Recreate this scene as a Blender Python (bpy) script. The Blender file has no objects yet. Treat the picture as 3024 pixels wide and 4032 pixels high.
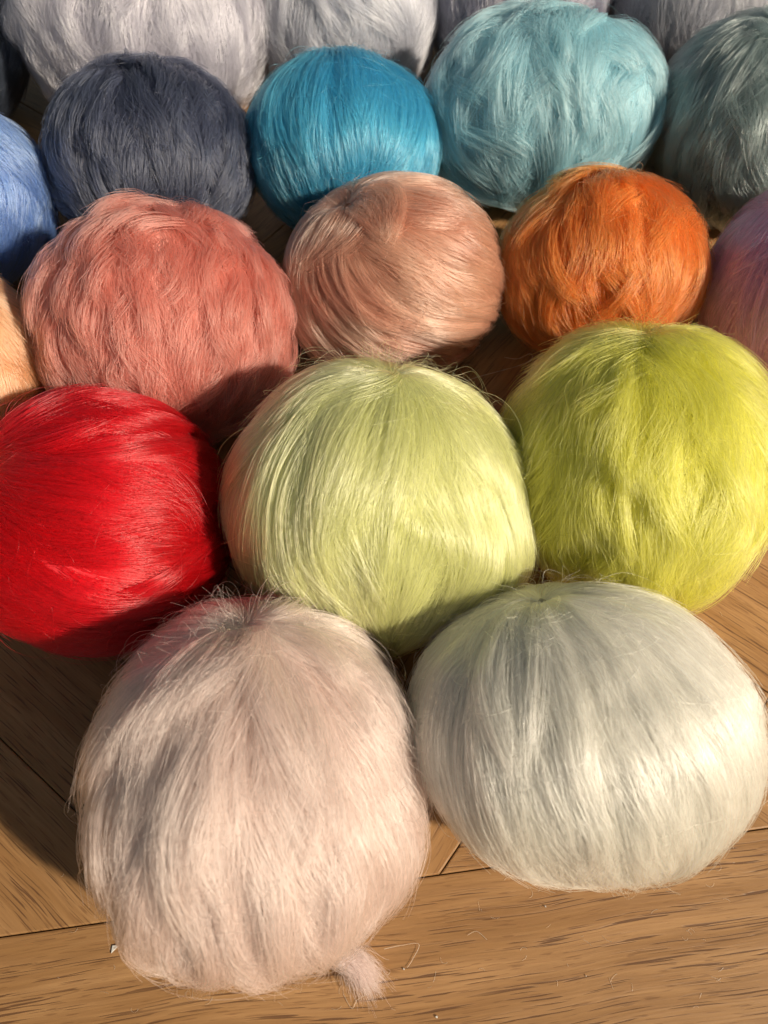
import bpy, bmesh, math
import numpy as np
from mathutils import Vector, Matrix
R = math.radians
S = bpy.context.scene
C = S.collection
rng = np.random.default_rng(7)

# ------------------------------------------------------------------ camera, sky, sun, exposure
H, PITCH, FPX, W0, H0 = 0.32, 61.0, 3028.0, 3024, 4032
cd = bpy.data.cameras.new('camera'); cam = bpy.data.objects.new('camera', cd); C.objects.link(cam)
cam.location = (0, 0, H); cam.rotation_euler = (R(90 - PITCH), 0, 0)
cd.sensor_fit = 'VERTICAL'; cd.sensor_height = 36.0; cd.lens = 36.0 * FPX / H0
cd.clip_start = 0.01; cd.clip_end = 50
cd.dof.use_dof = True; cd.dof.focus_distance = 0.30; cd.dof.aperture_fstop = 14.0
S.camera = cam
SUN_AZ, SUN_EL = -31.0, 35.0           # azimuth from +x towards +y; the sun stands right and a little in front
w = bpy.data.worlds.new('World'); S.world = w; w.use_nodes = True
nt = w.node_tree; bg = nt.nodes['Background']; sk = nt.nodes.new('ShaderNodeTexSky')
sk.sky_type = 'NISHITA'; sk.sun_disc = False; sk.sun_elevation = R(SUN_EL)
sk.sun_rotation = R(90 - SUN_AZ)
# the room's walls turn part of the blue skylight neutral: white balance between the two
tint = nt.nodes.new('ShaderNodeMix'); tint.data_type = 'RGBA'; tint.blend_type = 'MULTIPLY'; tint.inputs[0].default_value = 1
tint.inputs[7].default_value = (1.0, .81, .57, 1)
nt.links.new(sk.outputs[0], tint.inputs[6]); nt.links.new(tint.outputs[2], bg.inputs[0]); bg.inputs[1].default_value = 0.068
sd = bpy.data.lights.new('sun', 'SUN'); sun = bpy.data.objects.new('sun', sd); C.objects.link(sun)
sd.energy = 5.0; sd.angle = R(2.5); sd.color = (1.0, 0.87, 0.69)
sv = Vector((math.cos(R(SUN_EL)) * math.cos(R(SUN_AZ)), math.cos(R(SUN_EL)) * math.sin(R(SUN_AZ)), math.sin(R(SUN_EL))))
sun.rotation_euler = sv.to_track_quat('Z', 'Y').to_euler()
S.view_settings.view_transform = 'Standard'; S.view_settings.look = 'None'
S.view_settings.exposure = 0.17; S.view_settings.gamma = 1
S.cycles.max_bounces = 12; S.cycles.diffuse_bounces = 4; S.cycles.glossy_bounces = 5
S.cycles.transmission_bounces = 12; S.cycles.use_adaptive_sampling = True; S.cycles.adaptive_threshold = .025; S.cycles.use_denoising = True

# ------------------------------------------------------------------ helpers
def tag(o, label=None, cat=None, group=None, kind=None):
    for k, v in (('label', label), ('category', cat), ('group', group), ('kind', kind)):
        if v: o[k] = v
    return o
def mesh_obj(name, verts, faces, mat, parent=None, smooth=True):
    me = bpy.data.meshes.new(name); me.from_pydata([tuple(v) for v in verts], [], [tuple(f) for f in faces])
    if smooth: me.shade_smooth()
    me.materials.append(mat)
    o = bpy.data.objects.new(name, me); C.objects.link(o)
    if parent: o.parent = parent
    return o
def curves_obj(name, pts, rad, mat, parent=None):
    """pts: n x k x 3 strand points in the parent's space, rad: n x k"""
    n, k = pts.shape[:2]
    cu = bpy.data.hair_curves.new(name); cu.add_curves([k] * n)
    cu.position_data.foreach_set('vector', np.ascontiguousarray(pts, dtype=np.float32).ravel())
    a = cu.attributes.get('radius') or cu.attributes.new('radius', 'FLOAT', 'POINT')
    a.data.foreach_set('value', np.ascontiguousarray(rad, dtype=np.float32).ravel())
    cu.materials.append(mat)
    o = bpy.data.objects.new(name, cu); C.objects.link(o)
    if parent: o.parent = parent
    return o
def floor_pt(u, v, z=0.0):
    p = R(PITCH); a = (u - W0 / 2) / FPX; b = (v - H0 / 2) / FPX
    d = np.array([a, math.cos(p) - b * math.sin(p), -math.sin(p) - b * math.cos(p)])
    return np.array([0, 0, H]) + d * (z - H) / d[2]
def project(P):
    p = R(PITCH); q = P - np.array([0, 0, H])
    zc = q[:, 1] * math.cos(p) - q[:, 2] * math.sin(p)
    yc = q[:, 1] * math.sin(p) + q[:, 2] * math.cos(p)
    return W0 / 2 + FPX * q[:, 0] / zc, H0 / 2 - FPX * yc / zc

# ------------------------------------------------------------------ materials
def nodes_of(m):
    m.use_nodes = True; nt = m.node_tree; nt.nodes.clear()
    out = nt.nodes.new('ShaderNodeOutputMaterial'); return nt, out
def N(nt, t, **kw):
    n = nt.nodes.new(t)
    for k, v in kw.items():
        if k.startswith('i_'): n.inputs[k[2:].replace('_', ' ')].default_value = v
        else: setattr(n, k, v)
    return n
def hair_mat(name, col, col2=None, rough=0.24, radial=0.5, var=0.3):
    m = bpy.data.materials.new(name); nt, out = nodes_of(m); L = nt.links.new
    info = N(nt, 'ShaderNodeHairInfo')
    mr = N(nt, 'ShaderNodeMapRange'); L(info.outputs['Random'], mr.inputs['Value'])
    mr.inputs['To Min'].default_value = 1 - var; mr.inputs['To Max'].default_value = 1 + var * .45
    mix = N(nt, 'ShaderNodeMix', data_type='RGBA'); mix.inputs[6].default_value = (*col, 1)
    mix.inputs[7].default_value = (*(col2 or col), 1)
    tc = N(nt, 'ShaderNodeTexCoord'); nz = N(nt, 'ShaderNodeTexNoise'); nz.inputs['Scale'].default_value = 28
    L(tc.outputs['Object'], nz.inputs['Vector'])
    ms = N(nt, 'ShaderNodeMapRange'); ms.inputs['From Min'].default_value = .4; ms.inputs['From Max'].default_value = .62
    L(nz.outputs['Fac'], ms.inputs['Value']); L(ms.outputs[0], mix.inputs[0])
    hsv = N(nt, 'ShaderNodeHueSaturation'); L(mix.outputs[2], hsv.inputs['Color']); L(mr.outputs[0], hsv.inputs['Value'])
    h = N(nt, 'ShaderNodeBsdfHairPrincipled'); h.parametrization = 'COLOR'
    L(hsv.outputs[0], h.inputs['Color'])
    h.inputs['Roughness'].default_value = rough; h.inputs['Radial Roughness'].default_value = radial
    h.inputs['Random Roughness'].default_value = .25
    # every fibre also scatters light diffusely (pigment inside the strand)
    gm = N(nt, 'ShaderNodeGamma'); L(hsv.outputs[0], gm.inputs['Color']); gm.inputs['Gamma'].default_value = .68
    p = N(nt, 'ShaderNodeBsdfPrincipled'); L(gm.outputs[0], p.inputs['Base Color'])
    p.inputs['Roughness'].default_value = .34; p.inputs['Specular IOR Level'].default_value = .55
    mx = N(nt, 'ShaderNodeMixShader'); mx.inputs[0].default_value = .2
    L(h.outputs[0], mx.inputs[1]); L(p.outputs[0], mx.inputs[2]); L(mx.outputs[0], out.inputs['Surface'])
    return m
def core_mat(name, col):
    m = bpy.data.materials.new(name); nt, out = nodes_of(m); L = nt.links.new
    tc = N(nt, 'ShaderNodeTexCoord'); nz = N(nt, 'ShaderNodeTexNoise'); nz.inputs['Scale'].default_value = 300
    L(tc.outputs['Object'], nz.inputs['Vector'])
    mix = N(nt, 'ShaderNodeMix', data_type='RGBA')
    mix.inputs[6].default_value = (*[c * .6 for c in col], 1); mix.inputs[7].default_value = (*[c * .95 for c in col], 1)
    L(nz.outputs['Fac'], mix.inputs[0])
    b = N(nt, 'ShaderNodeBsdfPrincipled'); b.inputs['Roughness'].default_value = .8
    L(mix.outputs[2], b.inputs['Base Color']); L(b.outputs[0], out.inputs['Surface'])
    return m
def oak_mat():
    m = bpy.data.materials.new('oak'); nt, out = nodes_of(m); L = nt.links.new
    tc = N(nt, 'ShaderNodeTexCoord'); oi = N(nt, 'ShaderNodeObjectInfo')
    off = N(nt, 'ShaderNodeVectorMath', operation='SCALE'); off.inputs[0].default_value = (37, 53, 11); L(oi.outputs['Random'], off.inputs['Scale'])
    add = N(nt, 'ShaderNodeVectorMath', operation='ADD'); L(tc.outputs['Object'], add.inputs[0]); L(off.outputs[0], add.inputs[1])
    # gentle waviness of the grain
    wz = N(nt, 'ShaderNodeTexNoise'); wz.inputs['Scale'].default_value = 9; wz.inputs['Detail'].default_value = 2; L(add.outputs[0], wz.inputs['Vector'])
    ws = N(nt, 'ShaderNodeVectorMath', operation='MULTIPLY_ADD'); L(wz.outputs['Color'], ws.inputs[0]); ws.inputs[1].default_value = (0, .012, 0); L(add.outputs[0], ws.inputs[2])
    def noise(sx, sy, det, rgh=.5, dist=0.0):
        mp = N(nt, 'ShaderNodeVectorMath', operation='MULTIPLY'); L(ws.outputs[0], mp.inputs[0]); mp.inputs[1].default_value = (sx, sy, sy * .3)
        n = N(nt, 'ShaderNodeTexNoise'); n.inputs['Scale'].default_value = 1; n.inputs['Detail'].default_value = det
        n.inputs['Roughness'].default_value = rgh; n.inputs['Distortion'].default_value = dist
        L(mp.outputs[0], n.inputs['Vector']); return n.outputs['Fac']
    def ramp(src, a, b, ca=0.0, cb=1.0):
        r = N(nt, 'ShaderNodeMapRange', interpolation_type='SMOOTHSTEP'); L(src, r.inputs['Value'])
        r.inputs['From Min'].default_value = a; r.inputs['From Max'].default_value = b
        r.inputs['To Min'].default_value = ca; r.inputs['To Max'].default_value = cb; return r.outputs[0]
    band = ramp(noise(7, 95, 4, .6), .32, .68)
    fine = ramp(noise(40, 1100, 3, .6), .3, .7)
    dash = ramp(noise(40, 1500, 1.0, .45), .60, .65)
    clus = ramp(noise(16, 160, 1), .36, .52)
    dash2 = ramp(noise(90, 1250, 1, .5), .62, .68)
    def mix(f, a, b, mode='MIX'):
        x = N(nt, 'ShaderNodeMix', data_type='RGBA', blend_type=mode)
        if isinstance(f, float): x.inputs[0].default_value = f
        else: L(f, x.inputs[0])
        for i, q in ((6, a), (7, b)):
            if isinstance(q, tuple): x.inputs[i].default_value = (*q, 1)
            else: L(q, x.inputs[i])
        return x.outputs[2]
    def mul(a, b):
        x = N(nt, 'ShaderNodeMath', operation='MULTIPLY')
        for i, q in ((0, a), (1, b)):
            if isinstance(q, float): x.inputs[i].default_value = q
            else: L(q, x.inputs[i])
        return x.outputs[0]
    base = mix(band, (.325, .170, .063), (.455, .258, .112))
    base = mix(mul(fine, .35), base, (.20, .095, .038))
    base = mix(mul(dash2, .45), base, (.15, .065, .025))
    base = mix(mul(mul(dash, clus), .92), base, (.14, .066, .029))
    tone = N(nt, 'ShaderNodeHueSaturation'); L(base, tone.inputs['Color'])
    r = N(nt, 'ShaderNodeMapRange'); L(oi.outputs['Random'], r.inputs['Value']); r.inputs['To Min'].default_value = .86; r.inputs['To Max'].default_value = 1.08
    L(r.outputs[0], tone.inputs['Value'])
    b = N(nt, 'ShaderNodeBsdfPrincipled'); L(tone.outputs[0], b.inputs['Base Color'])
    b.inputs['Roughness'].default_value = .46; b.inputs['Specular IOR Level'].default_value = .4
    hgt = N(nt, 'ShaderNodeMath', operation='SUBTRACT'); L(mul(fine, .25), hgt.inputs[0]); L(mul(dash, clus), hgt.inputs[1])
    bp = N(nt, 'ShaderNodeBump'); bp.inputs['Strength'].default_value = .5; bp.inputs['Distance'].default_value = .00025
    L(hgt.outputs[0], bp.inputs['Height']); L(bp.outputs[0], b.inputs['Normal'])
    L(b.outputs[0], out.inputs['Surface'])
    return m
def plain_mat(name, col, rough=.7):
    m = bpy.data.materials.new(name); nt, out = nodes_of(m)
    tc = N(nt, 'ShaderNodeTexCoord'); nz = N(nt, 'ShaderNodeTexNoise'); nz.inputs['Scale'].default_value = 400
    nt.links.new(tc.outputs['Object'], nz.inputs['Vector'])
    x = N(nt, 'ShaderNodeMix', data_type='RGBA'); x.inputs[6].default_value = (*[c * .8 for c in col], 1); x.inputs[7].default_value = (*col, 1)
    nt.links.new(nz.outputs['Fac'], x.inputs[0])
    b = N(nt, 'ShaderNodeBsdfPrincipled'); b.inputs['Roughness'].default_value = rough
    nt.links.new(x.outputs[2], b.inputs['Base Color']); nt.links.new(b.outputs[0], out.inputs['Surface']); return m

# ------------------------------------------------------------------ the floor: herringbone blocks against a straight border board
OAK = oak_mat(); DARK = plain_mat('joint_filler', (.03, .017, .01), .9)
floor = mesh_obj('floor', [(-3, -3, -.03), (3, -3, -.03), (3, 4, -.03), (-3, 4, -.03), (-3, -3, -.0022), (3, -3, -.0022), (3, 4, -.0022), (-3, 4, -.0022)],
                 [(3, 2, 1, 0), (4, 5, 6, 7), (0, 1, 5, 4), (1, 2, 6, 5), (2, 3, 7, 6), (3, 0, 4, 7)], DARK, smooth=False)
tag(floor, kind='structure')
floor['label'] = 'oak herringbone parquet floor with a straight border board'
def clip(poly, n, c):          # keep dot(n,p) >= c
    out = []
    for i in range(len(poly)):
        a, b = poly[i], poly[(i + 1) % len(poly)]; da, db = np.dot(n, a) - c, np.dot(n, b) - c
        if da >= 0: out.append(a)
        if da * db < 0: out.append(a + (b - a) * da / (da - db))
    return out
def plank(poly, ang, dz=0.0):
    """one oak piece: a prism with eased top edges; its own x axis runs along the grain"""
    if len(poly) < 3: return
    P = np.array(poly)
    keep = [i for i in range(len(P)) if np.linalg.norm(P[i] - P[i - 1]) > 1e-4]; P = P[keep]
    if len(P) < 3: return
    x, y = P[:, 0], P[:, 1]
    if abs((x * np.roll(y, -1) - np.roll(x, -1) * y).sum()) < 4e-5: return
    c = P.mean(0); ca, sa = math.cos(-ang), math.sin(-ang)
    Q = (P - c) @ np.array([[ca, sa], [-sa, ca]])
    def inset(d):
        k = len(Q); res = []
        for i in range(k):
            a, b, e = Q[i - 1], Q[i], Q[(i + 1) % k]
            u = (b - a) / np.linalg.norm(b - a); v = (e - b) / np.linalg.norm(e - b)
            n1 = np.array([-u[1], u[0]]); n2 = np.array([-v[1], v[0]])
            res.append(b + (n1 + n2) * d / max(.35, 1 + float(n1 @ n2)))
        return np.array(res)
    if ((Q[:, 0] * np.roll(Q[:, 1], -1) - np.roll(Q[:, 0], -1) * Q[:, 1]).sum()) < 0: Q = Q[::-1]
    k = len(Q); rings = [(inset(.00016), -.0020), (inset(.00020), -.0006), (inset(.00038), -.00015), (inset(.0009), 0.0)]
    V = [(q[0], q[1], z) for r, z in rings for q in r]
    F = [tuple(range(3 * k, 4 * k))] + [(j * k + i, j * k + (i + 1) % k, (j + 1) * k + (i + 1) % k, (j + 1) * k + i) for j in range(3) for i in range(k)]
    o = mesh_obj('plank', V, F, OAK, floor, smooth=False)
    o.location = (c[0], c[1], dz); o.rotation_euler = (0, 0, ang)
s_ = R(52.3); GX = np.array([math.cos(s_), math.sin(s_)]); GY = np.array([-GX[1], GX[0]])
GX0, GY0, PW, PN = -.03945, -.00377, .07, 4
bA = R(7.3); BU = np.array([math.cos(bA), math.sin(bA)]); BV = np.array([-BU[1], BU[0]]); B0 = float(BV @ np.array([.012, .0198]))
X0, X1, Y0, Y1 = -.6, .62, -.2, 1.05
for ix in range(-22, 24):
    for iy in range(-22, 24):
        r = (ix - iy) % (2 * PN)
        if r == 0: w_, h_, ang = PN, 1, s_
        elif r == 2 * PN - 1: w_, h_, ang = 1, PN, s_ + math.pi / 2
        else: continue
        base = GX * (GX0 + ix * PW) + GY * (GY0 + iy * PW)
        poly = [base, base + GX * w_ * PW, base + GX * w_ * PW + GY * h_ * PW, base + GY * h_ * PW]
        poly = clip(poly, BV, B0)
        for n_, c_ in (((1, 0), X0), ((-1, 0), -X1), ((0, -1), -Y1)): poly = clip(poly, np.array(n_), c_) if poly else poly
        if len(poly) < 3: continue
        ctr = np.mean(poly, axis=0)
        if iy == -1 and ang == s_ and abs(ctr[0]) < .2 and ctr[1] < .25:     # the short filler piece beside the border
            cut = B0 + .0165
            plank(clip(poly, -BV, -cut), bA); plank(clip(poly, BV, cut), ang); continue
        plank(poly, ang, float(rng.uniform(-.00012, .00012)))
v = B0; wd = .086
while v > -.3:
    o_ = [BU * a + BV * b for a, b in ((-.7, v - wd), (.7, v - wd), (.7, v), (-.7, v))]
    plank(o_, bA, .0); v -= wd

# ------------------------------------------------------------------ fur balls
def waves(seed, n, mmax, nmax):
    g = np.random.default_rng(seed)
    return g.integers(1, mmax + 1, n), g.uniform(-nmax, nmax, n), g.uniform(0, 6.283, n), g.uniform(.5, 1, n) / math.sqrt(n)
def field(wv, th, ph):
    m, k, ps, a = wv; out = 0.0
    for i in range(len(m)): out = out + a[i] * np.cos(m[i] * ph + k[i] * th + ps[i])
    return out
class Ball:
    def __init__(b, name, bbox, crown, seed, prof=None, squash=.92, back=False, bump=.02, ridge=.012):
        b.bbox = np.array(bbox, float) * (W0 / 1659.0); b.seed = seed; b.squash = squash
        b.prof = np.array(prof if prof else [1.0] * 12); b.bump = bump; b.ridge = ridge
        x0, x1, y0, y1 = b.bbox; cu, cv = (x0 + x1) / 2, (y0 + y1) / 2
        b.a = b.bb = .05; b.c = .05; tu, tv = cu, cv
        for it in range(14):
            b.c = b.squash * .5 * (b.a + b.bb); b.ctr = floor_pt(cu, cv, .95 * b.c)
            if it == 0:
                dist = np.linalg.norm(b.ctr - [0, 0, H]); b.a = (x1 - x0) / 2 * dist / FPX; b.bb = (y1 - y0) / 2 * dist / FPX
            b.frame(crown, back)
            th, ph = np.meshgrid(np.linspace(.02, 3.12, 40), np.linspace(0, 6.28, 60)); P = b.surf(th.ravel(), ph.ravel())
            u, v = project(P + b.ctr)
            b.a *= (x1 - x0) / (u.max() - u.min()); hh = v.max() - v.min(); b.bb *= ((y1 - y0) / hh) ** 1.0
            cu += (x0 + x1) / 2 - (u.max() + u.min()) / 2; cv += (y0 + y1) / 2 - (v.max() + v.min()) / 2
    def frame(b, crown, back):
        d = b.ctr - np.array([0, 0, H]); d = d / np.linalg.norm(d)
        right = np.array([1.0, 0, 0]) - d * d[0]; right /= np.linalg.norm(right); up = np.cross(right, d)
        b.vr, b.vu, b.vd = right, up, -d
        w_ = math.sqrt(max(0, 1 - crown[0] ** 2 - crown[1] ** 2)) * (-1 if back else 1)
        c = right * crown[0] + up * crown[1] - d * w_; b.cr = c / np.linalg.norm(c)
        b.e1 = np.cross(b.cr, right); b.e1 /= np.linalg.norm(b.e1); b.e2 = np.cross(b.cr, b.e1)
        b.wf = waves(b.seed, 5, 3, 2.2); b.wr = waves(b.seed + 1, 9, 15, 2.0); b.wr2 = waves(b.seed + 2, 10, 46, 5.0)
    def dirs(b, th, ph):
        return np.cos(th)[..., None] * b.cr + np.sin(th)[..., None] * (np.cos(ph)[..., None] * b.e1 + np.sin(ph)[..., None] * b.e2)
    def surf(b, th, ph, off=0.0):
        D = b.dirs(th, ph)
        x, y, z = D @ b.vr, D @ b.vu, D @ b.vd
        psi = np.degrees(np.arctan2(y, x)) % 360; q = psi / 30; i = np.floor(q).astype(int); f = q - i; f = f * f * (3 - 2 * f)
        s = b.prof[i % 12] * (1 - f) + b.prof[(i + 1) % 12] * f
        s = 1 + (s - 1) * np.sqrt(np.clip(x * x + y * y, 0, 1))
        sn = np.sin(th)
        s = s * (1 + b.bump * field(b.wf, th, ph) + sn * b.ridge * field(b.wr, th, ph) + sn ** 2 * b.ridge * .35 * field(b.wr2, th, ph)
                 - .07 * np.exp(-(th / .16) ** 2))
        P = D * s[..., None] * np.array([b.a, b.bb, b.c])
        n = D / np.array([b.a, b.bb, b.c]); n /= np.linalg.norm(n, axis=-1, keepdims=True)
        P = P + n * np.asarray(off)[..., None]
        zf = -b.ctr[2] + .0006; z = P[..., 2]; k = .004
        P[..., 2] = zf + k * np.log1p(np.exp(np.clip((z - zf) / k, -30, 30)))
        return P
    def strands(b, n, length=(.45, 1.1), locks=240, clump=.6, wave=.12, swirl=0.0, sw0=.6, lift=.0018, K=12, drift=.14, seed=0, fuzz=1.0, rmax=2.95, lockh=1.0, ragged=.0015, wavy=.018):
        g = np.random.default_rng(b.seed * 13 + seed)
        th0 = np.arccos(1 - g.random(n) * (1 - math.cos(rmax))); crownish = g.random(n) < .12
        th0 = np.where(crownish, g.random(n) * .5, th0); ph0 = g.random(n) * 2 * math.pi
        D = b.dirs(th0, ph0)
        keep = ~((D[:, 2] < -.62))
        th0, ph0, D = th0[keep], ph0[keep], D[keep]; n = len(th0)
        lc_th = np.arccos(1 - g.random(locks) * (1 - math.cos(rmax))); lc_ph = g.random(locks) * 2 * math.pi
        LD = b.dirs(lc_th, lc_ph)
        idx = np.empty(n, int)
        for s in range(0, n, 4000):
            # nearest lock, stretched along the meridian so that locks are long and narrow
            idx[s:s + 4000] = np.argmax(D[s:s + 4000] @ LD.T, axis=1)
        L_l = g.uniform(*length, locks); a_l = g.random(locks) ** 1.6; d_l = g.normal(0, drift, locks); c_l = np.clip(g.normal(clump, .22, locks), 0, .96)
        t = np.linspace(0, 1, K)[None, :]
        L = (L_l[idx] * g.uniform(.75, 1.12, n))[:, None]
        th_end_l = (lc_th + L_l)[idx][:, None]
        th = th0[:, None] + L * t
        cl = c_l[idx][:, None] * t ** 1.4
        th = th * (1 - cl * .6) + cl * .6 * (th0[:, None] * .15 + (lc_th[idx][:, None]) * .85 + L_l[idx][:, None] * t)
        dph = (ph0 - lc_ph[idx] + math.pi) % (2 * math.pi) - math.pi
        ph = lc_ph[idx][:, None] + dph[:, None] * (1 - cl)
        near = np.clip(np.sin(np.clip(th, .05, 3.0)), .25, 1)
        ph = ph + (d_l[idx] + g.normal(0, .035 * fuzz, n))[:, None] * t ** 1.3 / near
        # second, finer strand grouping
        fine = waves(b.seed + 5, 8, 60, 3)
        ph = ph + .010 * field(fine, th0[:, None], ph0[:, None]) * t / near
        big = waves(b.seed + 7, 4, 4, 2.6)
        ph = ph + wave * field(big, th, lc_ph[idx][:, None] * .0 + ph)
        ph = ph + swirl * np.clip(th - sw0, 0, 3) ** 2
        ph = ph + wavy * g.normal(0, 1, locks)[idx][:, None] * np.sin(t * 5.5 + g.uniform(0, 6.28, locks)[idx][:, None]) * t ** .5 / near
        wig = g.uniform(0, 6.28, n)[:, None]
        ph = ph + g.normal(0, .006 * fuzz, n)[:, None] * np.sin(t * g.uniform(5, 11, n)[:, None] + wig) / near
        th = np.clip(th, .03, 3.05)
        lay = g.random(n)[:, None] ** 1.2
        off = -.0020 + lift * 1.3 * lay * (.25 + .75 * np.sin(np.clip(t * 1.15, 0, 1) * math.pi * .62))
        off = off + lockh * lift * 1.2 * a_l[idx][:, None] * np.sin(t * math.pi * .72) ** 1.5 * (1 - .5 * np.abs(dph[:, None]) / (np.abs(dph).max() + 1e-6))
        off = off + (.0012 * fuzz) * (g.random(n)[:, None] ** 7) * t ** 2 * 3
        rag = (g.random(locks) ** 3 * ragged)[idx][:, None]
        off = off + rag * t ** 2.5 * g.uniform(.5, 1.1, n)[:, None]
        root = np.clip(t / .08, 0, 1); off = off * root - .0015 * (1 - root)
        return b.surf(th, ph, off)
    def fly(b, n, seed=99, reach=.006, K=14):
        g = np.random.default_rng(b.seed * 31 + seed)
        th0 = np.arccos(1 - g.random(n) * 1.75); th0 = np.where(g.random(n) < .3, g.random(n) * .5, th0); ph0 = g.random(n) * 6.283
        t = np.linspace(0, 1, K)[None, :]
        L = (.08 + .5 * g.random(n) ** 2.2)[:, None]
        th = th0[:, None] + L * t + .05 * np.sin(t * g.uniform(2, 6, n)[:, None] + g.uniform(0, 6, n)[:, None]) * t
        ph = ph0[:, None] + g.normal(0, .35, n)[:, None] * t ** 1.5 + .05 * np.sin(t * g.uniform(3, 9, n)[:, None]) * g.normal(0, 1, n)[:, None]
        arch = g.random(n) < .45
        amp = (reach * g.random(n) ** 2.2)[:, None]
        off = .0006 + amp * np.where(arch[:, None], np.sin(t * math.pi * .9), t ** 1.6)
        P = b.surf(np.clip(th, .02, 3.08), ph, off)
        keep = (P[:, 0, 2] > -b.ctr[2] + .004)
        return P[keep]

SC = 1.0      # strand count scale
GROUP = 'glossy fur balls set out in rows on the oak floor'
def make_ball(label, bbox, crown, col, seed, n=22000, rad=.00011, col2=None, rough=.18, nfly=260, reach=.006, radial=.5, var=.3, flyrad=.00005, kw=None, **bk):
    b = Ball('fur_ball', bbox, crown, seed, **bk)
    root = bpy.data.objects.new('fur_ball', None); C.objects.link(root)
    root.empty_display_size = .02
    root.location = (b.ctr[0], b.ctr[1], 0); tag(root, label, 'fur ball', GROUP)
    off = np.array([0, 0, b.ctr[2]])
    # core: the padded body under the fibres
    nt_, np_ = 60, 96
    th, ph = np.meshgrid(np.linspace(.03, 3.11, nt_), np.arange(np_) * 2 * math.pi / np_, indexing='ij')
    P = b.surf(th, ph, -.0030 + 0 * th).reshape(-1, 3) + off
    F = [(i * np_ + j, i * np_ + (j + 1) % np_, (i + 1) * np_ + (j + 1) % np_, (i + 1) * np_ + j)[::-1] for i in range(nt_ - 1) for j in range(np_)]
    F += [tuple(range(np_)), tuple(range((nt_ - 1) * np_, nt_ * np_))[::-1]]
    mesh_obj('core', P, F, core_mat('core', tuple(.92 * c ** .62 for c in col)), root)
    kw = kw or {}
    m = hair_mat('fur', col, col2, rough, radial, var)
    P = b.strands(int(n * SC), **kw) + off
    k = P.shape[1]; tt = np.linspace(0, 1, k)
    g = np.random.default_rng(seed)
    rr = rad * (1 - .55 * tt ** 2)[None, :] * g.uniform(.7, 1.25, len(P))[:, None]
    tag(curves_obj('fur', P, rr, m, root), kind='stuff')
    P = b.fly(int(nfly), reach=reach) + off
    rr = np.full(P.shape[:2], flyrad) * (1 - .5 * np.linspace(0, 1, P.shape[1]))[None, :]
    tag(curves_obj('stray_fibre', P, rr, m, root), kind='stuff')
    return b, root, m

B = {}
FR = dict(n=38000, rad=.000088)
MD = dict(n=29000, rad=.000108, flyrad=.000055)
BK = dict(n=22000, rad=.00013, flyrad=.00007, nfly=160)
B['pink'] = make_ball('pale blush pink fur ball in the front row, left of the cream white one', (214, 872, 1306, 2088), (-.12, .88), (0.88, 0.61, 0.525), 11,
    prof=[1, .99, .98, 1, .96, .97, 1, 1.01, 1.03, .98, 1.0, 1.06], bump=.035, rough=.24, n=44000, rad=.000085, nfly=1500, reach=.011,
    kw=dict(length=(.4, 1.1), locks=420, clump=.78, lift=.0028, ragged=.0035, fuzz=1.4, drift=.12, wave=.06, wavy=.045, lockh=2.0))
B['cream'] = make_ball('cream white smooth fur ball at the front right, the widest in view', (890, 1650, 1258, 1912), (-.18, .91), (0.988, 0.94, 0.78), 12,
    prof=[1, .96, 1, 1, 1.02, 1.03, 1, .98, 1, 1, 1.04, 1.03], n=44000, rad=.000080, nfly=420,
    kw=dict(length=(.6, 1.4), locks=300, clump=.5, wavy=.028, lift=.0016, drift=.07, wave=.05))
B['red'] = make_ball('bright red fur ball cut by the left edge of the picture', (-110, 492, 850, 1412), (-.88, .42), (0.52, 0.002, 0.005), 13, **FR, nfly=380, back=False,
    kw=dict(length=(.6, 1.3), locks=240, clump=.6, lift=.0022, drift=.15, wave=.2, swirl=.22, sw0=.6))
B['lime'] = make_ball('pale lime green fur ball in the middle, between the red and yellow ones', (497, 1138, 772, 1398), (.05, .93), (0.84, 0.86, 0.28), 14, **FR, nfly=600, reach=.008,
    prof=[.95, .96, .98, 1, 1.02, 1, 1, 1, .93, 1, .96, 1.05],
    kw=dict(length=(.6, 1.4), locks=240, clump=.55, lift=.0022, drift=.13, wave=.22))
B['yellow'] = make_ball('acid yellow fluffy fur ball at the right edge, behind the cream one', (1093, 1682, 705, 1302), (.05, .97), (0.87, 0.83, 0.09), 15, **FR, rough=.30, nfly=800, reach=.008,
    kw=dict(length=(.35, .9), locks=320, clump=.6, lift=.0026, drift=.16, wave=.12, wavy=.04, lockh=1.5, ragged=.003, fuzz=1.6))
B['peach'] = make_ball('pale orange peach fur ball cut by the left edge, above the red one', (-420, 116, 552, 1085), (.2, .8), (0.93, 0.36, 0.16), 16, **MD,
    kw=dict(length=(.5, 1.2), locks=220, clump=.5, lift=.0018))
B['coral'] = make_ball('salmon coral fur ball with ragged locks, above the red one', (72, 624, 440, 957), (.05, .95), (0.66, 0.17, 0.13), 17, **MD, rough=.30, back=True,
    kw=dict(length=(.3, .8), locks=420, clump=.76, lift=.0024, drift=.10, wave=.07, wavy=.045, lockh=1.7))
B['tan'] = make_ball('pinkish tan fur ball with hair swept to the right at its foot', (618, 1080, 378, 815), (-.45, .78), (0.74, 0.35, 0.235), 18, **MD, col2=(.46, .17, .11),  # darker brown patches paint in the two-tone look that light gives this ball
    kw=dict(length=(.6, 1.3), locks=220, clump=.62, lift=.0022, wave=.12, swirl=.32, sw0=.7))
B['orange'] = make_ball('vivid orange fur ball behind the yellow one', (1075, 1526, 368, 770), (0, .92), (0.84, 0.155, 0.025), 19, **MD, rough=.30, back=True,
    kw=dict(length=(.35, .9), locks=260, clump=.6, lift=.0022, wave=.14))
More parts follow.
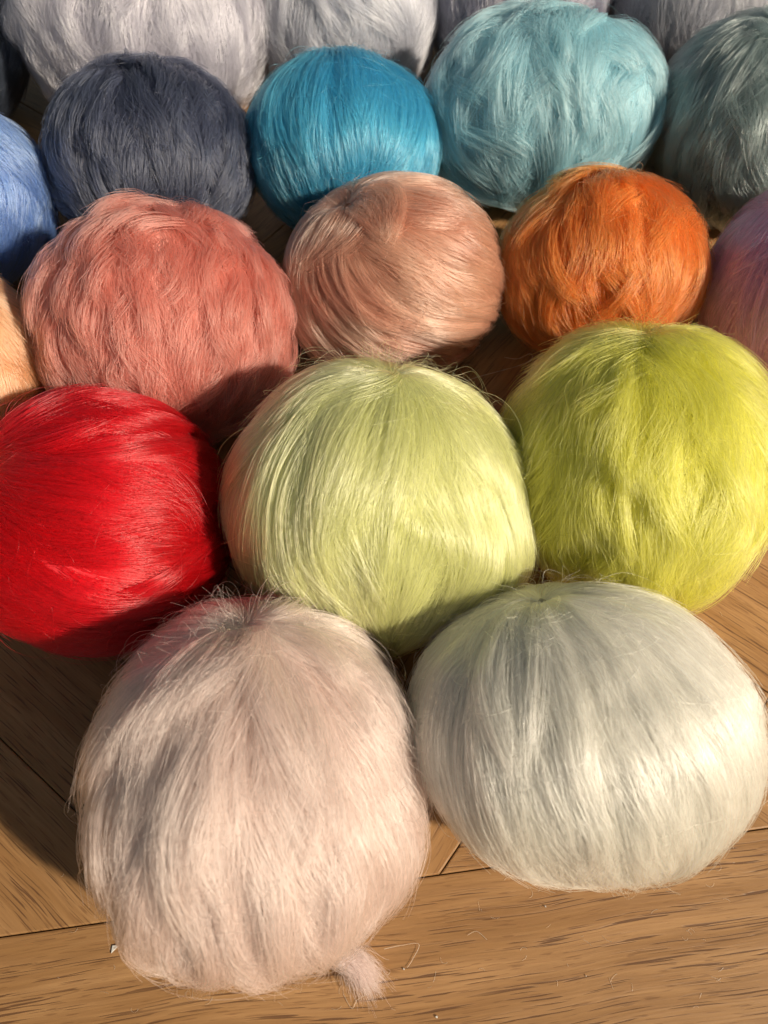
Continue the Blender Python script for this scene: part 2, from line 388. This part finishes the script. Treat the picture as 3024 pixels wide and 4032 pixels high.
B['mauve'] = make_ball('mauve pink fur ball cut by the right edge of the picture', (1522, 2030, 390, 870), (.3, .9), (0.93, 0.34, 0.66), 20, **MD, rough=.30,
    kw=dict(length=(.6, 1.3), locks=180, clump=.7, lift=.0026, wave=.25, swirl=.2))
B['blue'] = make_ball('cornflower blue fur ball cut by the left edge, beside the slate one', (-440, 112, 175, 640), (.1, .85), (0.12, 0.23, 0.62), 21, **BK,
    kw=dict(length=(.5, 1.1), locks=220, clump=.7, lift=.0026, wave=.15))
B['slate'] = make_ball('dark slate blue fur ball behind the salmon coral one', (98, 548, 125, 545), (0, .88), (0.042, 0.05, 0.085), 22, **BK, back=True, rough=.3,
    kw=dict(length=(.3, .8), locks=360, clump=.72, lift=.0026, drift=.12, wave=.10))
B['cerulean'] = make_ball('bright cerulean blue glossy fur ball, behind the tan one', (532, 947, 105, 510), (.05, .9), (0.045, 0.33, 0.62), 23, **BK, back=True,
    kw=dict(length=(.6, 1.3), locks=200, clump=.4, lift=.0014, wave=.08, drift=.08))
B['aqua'] = make_ball('light aqua fur ball, largest in the second row from the back', (928, 1424, 12, 450), (0, .95), (0.28, 0.61, 0.75), 24, **BK, rough=.34, back=True,
    kw=dict(length=(.3, .9), locks=300, clump=.7, lift=.0026, wave=.12, wavy=.045, lockh=1.7))
B['sage'] = make_ball('grey green fur ball cut by the right edge, right of the light aqua one', (1405, 1860, 22, 490), (.1, .95), (0.22, 0.3, 0.3), 25, **BK,
    kw=dict(length=(.4, .9), locks=240, clump=.72, lift=.0030, wave=.12, drift=.12))
B['charcoal'] = make_ball('dark blue grey fur ball in the top left corner of the picture', (-460, 60, -180, 300), (.1, .9), (0.06, 0.075, 0.11), 26, **BK)
B['lilac'] = make_ball('silvery lilac fur ball in the back row, behind the slate one', (26, 558, -230, 285), (0, .95), (0.52, 0.5, 0.6), 27, **BK, back=True,
    kw=dict(length=(.3, .8), locks=320, clump=.8, lift=.0032, drift=.12, wave=.1, wavy=.03, lockh=2))
B['silver'] = make_ball('silvery white fur ball in the back row, behind the cerulean one', (540, 938, -200, 222), (-.3, .9), (0.6, 0.62, 0.74), 28, **BK, back=True,
    kw=dict(length=(.4, 1.0), locks=240, clump=.65, lift=.0024, wave=.15))
B['pewter'] = make_ball('mid grey fur ball in the back row, mostly behind the light aqua one', (918, 1322, -260, 190), (0, .95), (0.26, 0.26, 0.36), 29, **BK, back=True)
B['pearl'] = make_ball('pale pearl grey fur ball in the back row, behind the grey green one', (1318, 1800, -260, 200), (0, .95), (0.5, 0.51, 0.6), 30, **BK, back=True)

# ------------------------------------------------------------------ small loose pieces of the balls and of the floor
def bundle(parent, name, path, n, spread, splay, mat, rad=.00007, seed=3, K=12, label=None):
    """a lock of fibres that follows a polyline of world points"""
    g = np.random.default_rng(seed); P = np.array(path, float); t = np.linspace(0, 1, K) * (len(P) - 1)
    i = np.clip(t.astype(int), 0, len(P) - 2); f = (t - i)[:, None]; f = f * f * (3 - 2 * f) * .5 + f * .5
    mid = P[i] * (1 - f) + P[i + 1] * f
    s0 = g.normal(0, 1, (n, 1, 3)) * spread; s1 = g.normal(0, 1, (n, 1, 3)) * splay
    tt = np.linspace(0, 1, K)[None, :, None]
    end = g.uniform(.7, 1.0, (n, 1, 1))
    Q = mid[0] + (mid[None] - mid[0]) * end + s0 * (1 - .3 * tt) + s1 * tt ** 2
    Q[..., 2] = np.maximum(Q[..., 2], .0003)
    Q = Q - np.array(parent.location if parent else (0, 0, 0))
    rr = np.full(Q.shape[:2], rad) * (1 - .5 * tt[..., 0])
    o = curves_obj(name, Q, rr, mat, parent)
    if parent: o['kind'] = 'stuff'
    if label: o['label'] = label
    return o
def dp(x, y, z=0.0): return floor_pt(x * W0 / 1659.0, y * W0 / 1659.0, z)
gr = hair_mat('grey_fur', (.50, .33, .30), rough=.3)
bundle(B['pink'][1], 'tuft', [dp(700, 2020, .010), dp(738, 2062, .009), dp(780, 2086, .006), dp(806, 2130, .001)], 1500, .0020, .0026, gr, label='greyish lilac tuft sticking out at the foot')
bundle(B['cream'][1], 'curl', [dp(1110, 1840, .012), dp(1106, 1872, .006), dp(1125, 1893, .002), dp(1160, 1910, .0012), dp(1200, 1914, .0008)], 110, .0006, .0010, B['cream'][2])
# scrap of white paper and crumbs lying on the border board
WHITE = plain_mat('paper', (.75, .74, .70), .6)
def speck(name, x, y, pts, h, label, cat='crumb', group=None):
    c = dp(x, y); n = len(pts)
    V = [(p[0], p[1], 0) for p in pts] + [(p[0] * .8, p[1] * .85, h * (1 + .4 * math.sin(i * 2.1))) for i, p in enumerate(pts)]
    F = [tuple(range(n, 2 * n)), tuple(range(n))[::-1]] + [(i, (i + 1) % n, n + (i + 1) % n, n + i) for i in range(n)]
    o = mesh_obj(name, V, F, WHITE, smooth=False); o.location = (c[0], c[1], .0003); tag(o, label, cat, group)
speck('paper_scrap', 247, 2050, [(-.0009, -.0015), (.0018, .0014), (-.0009, .0013)], .0004, 'tiny white triangular scrap of paper on the border board at the left', 'paper scrap')
gc = np.random.default_rng(5)
for x, y, r_, lb in ((1178, 1958, .00045, 'white crumb on the border board just left below the cream ball'), (1112, 1786, .0004, 'white crumb on the short piece between the two front balls'),
                     (943, 2196, .0005, 'pale crumb on the border board below the pink ball'), (872, 2093, .00035, 'pale crumb right of the tuft under the pink ball'),
                     (1266, 2108, .0003, 'lone pale crumb low on the border board under the cream ball')):
    k = 7; a = np.sort(gc.uniform(0, 6.28, k)); rr = r_ * gc.uniform(.6, 1.2, k)
    speck('crumb', x, y, list(zip(rr * np.cos(a), rr * np.sin(a))), r_ * .8, lb, 'crumb', 'pale crumbs on the floorboard')
# single loose fibres
LF = hair_mat('loose_fibre', (.80, .74, .62), rough=.3)
def loose(path, label, seed, rad=.00007):
    P = np.array(path, float); K = 30; t = np.linspace(0, len(P) - 1, K); Q = np.empty((1, K, 3))
    for j, q in enumerate(t):                                   # Catmull-Rom through the points
        i = min(int(q), len(P) - 2); f = q - i
        p0, p1, p2, p3 = P[max(i - 1, 0)], P[i], P[i + 1], P[min(i + 2, len(P) - 1)]
        Q[0, j] = .5 * (2 * p1 + (p2 - p0) * f + (2 * p0 - 5 * p1 + 4 * p2 - p3) * f ** 2 + (3 * p1 - p0 - 3 * p2 + p3) * f ** 3)
    o = curves_obj('loose_fibre', Q - Q[:, :1], np.full((1, K), rad), LF); o.location = Q[0, 0]
    tag(o, label, 'fibre', 'single loose fibres')
loose([dp(1090, 772, .03), dp(1118, 775, .03), dp(1145, 764, .03), dp(1148, 776, .03), dp(1120, 790, .03), dp(1040, 812, .03), dp(1010, 822, .034)], 'long looped fibre bridging the gap between the tan and orange balls', 1)
loose([dp(830, 2050, .004), dp(868, 2042, .002), dp(905, 2040, .001), dp(890, 2075, .0006), dp(880, 2090, .0006)], 'curled fibre lying on the board right of the pink ball', 2)
loose([dp(742, 2148, .0005), dp(760, 2178, .0005), dp(772, 2160, .0005), dp(790, 2150, .0005)], 'short bent fibre on the board below the pink tuft', 3)
loose([dp(1010, 2020, .0005), dp(1030, 2012, .0005), dp(1052, 2030, .0005)], 'short curved fibre on the board between the two front balls', 4)

# lint: very short fibre ends dropped round the front balls
gl = np.random.default_rng(12); nl = 110; c0 = np.array([dp(x, y) for x, y in zip(gl.uniform(120, 1640, nl), np.where(gl.random(nl) < .75, gl.uniform(1850, 2180, nl), gl.uniform(1300, 1900, nl)))])
a0 = gl.uniform(0, 6.28, nl)[:, None]; bend = gl.normal(0, 1.6, nl)[:, None]; ll = gl.uniform(.0008, .0042, nl)[:, None]
tl = np.linspace(0, 1, 7)[None, :]; st = np.stack([np.cos(a0 + bend * tl), np.sin(a0 + bend * tl)], -1) * (ll / 6)[..., None]
Ql = np.concatenate([np.cumsum(st, axis=1), np.full((nl, 7, 1), .00022)], -1) + c0[:, None, :] * [1, 1, 0]
tag(curves_obj('lint', Ql, np.full((nl, 7), .00004), LF), kind='stuff')
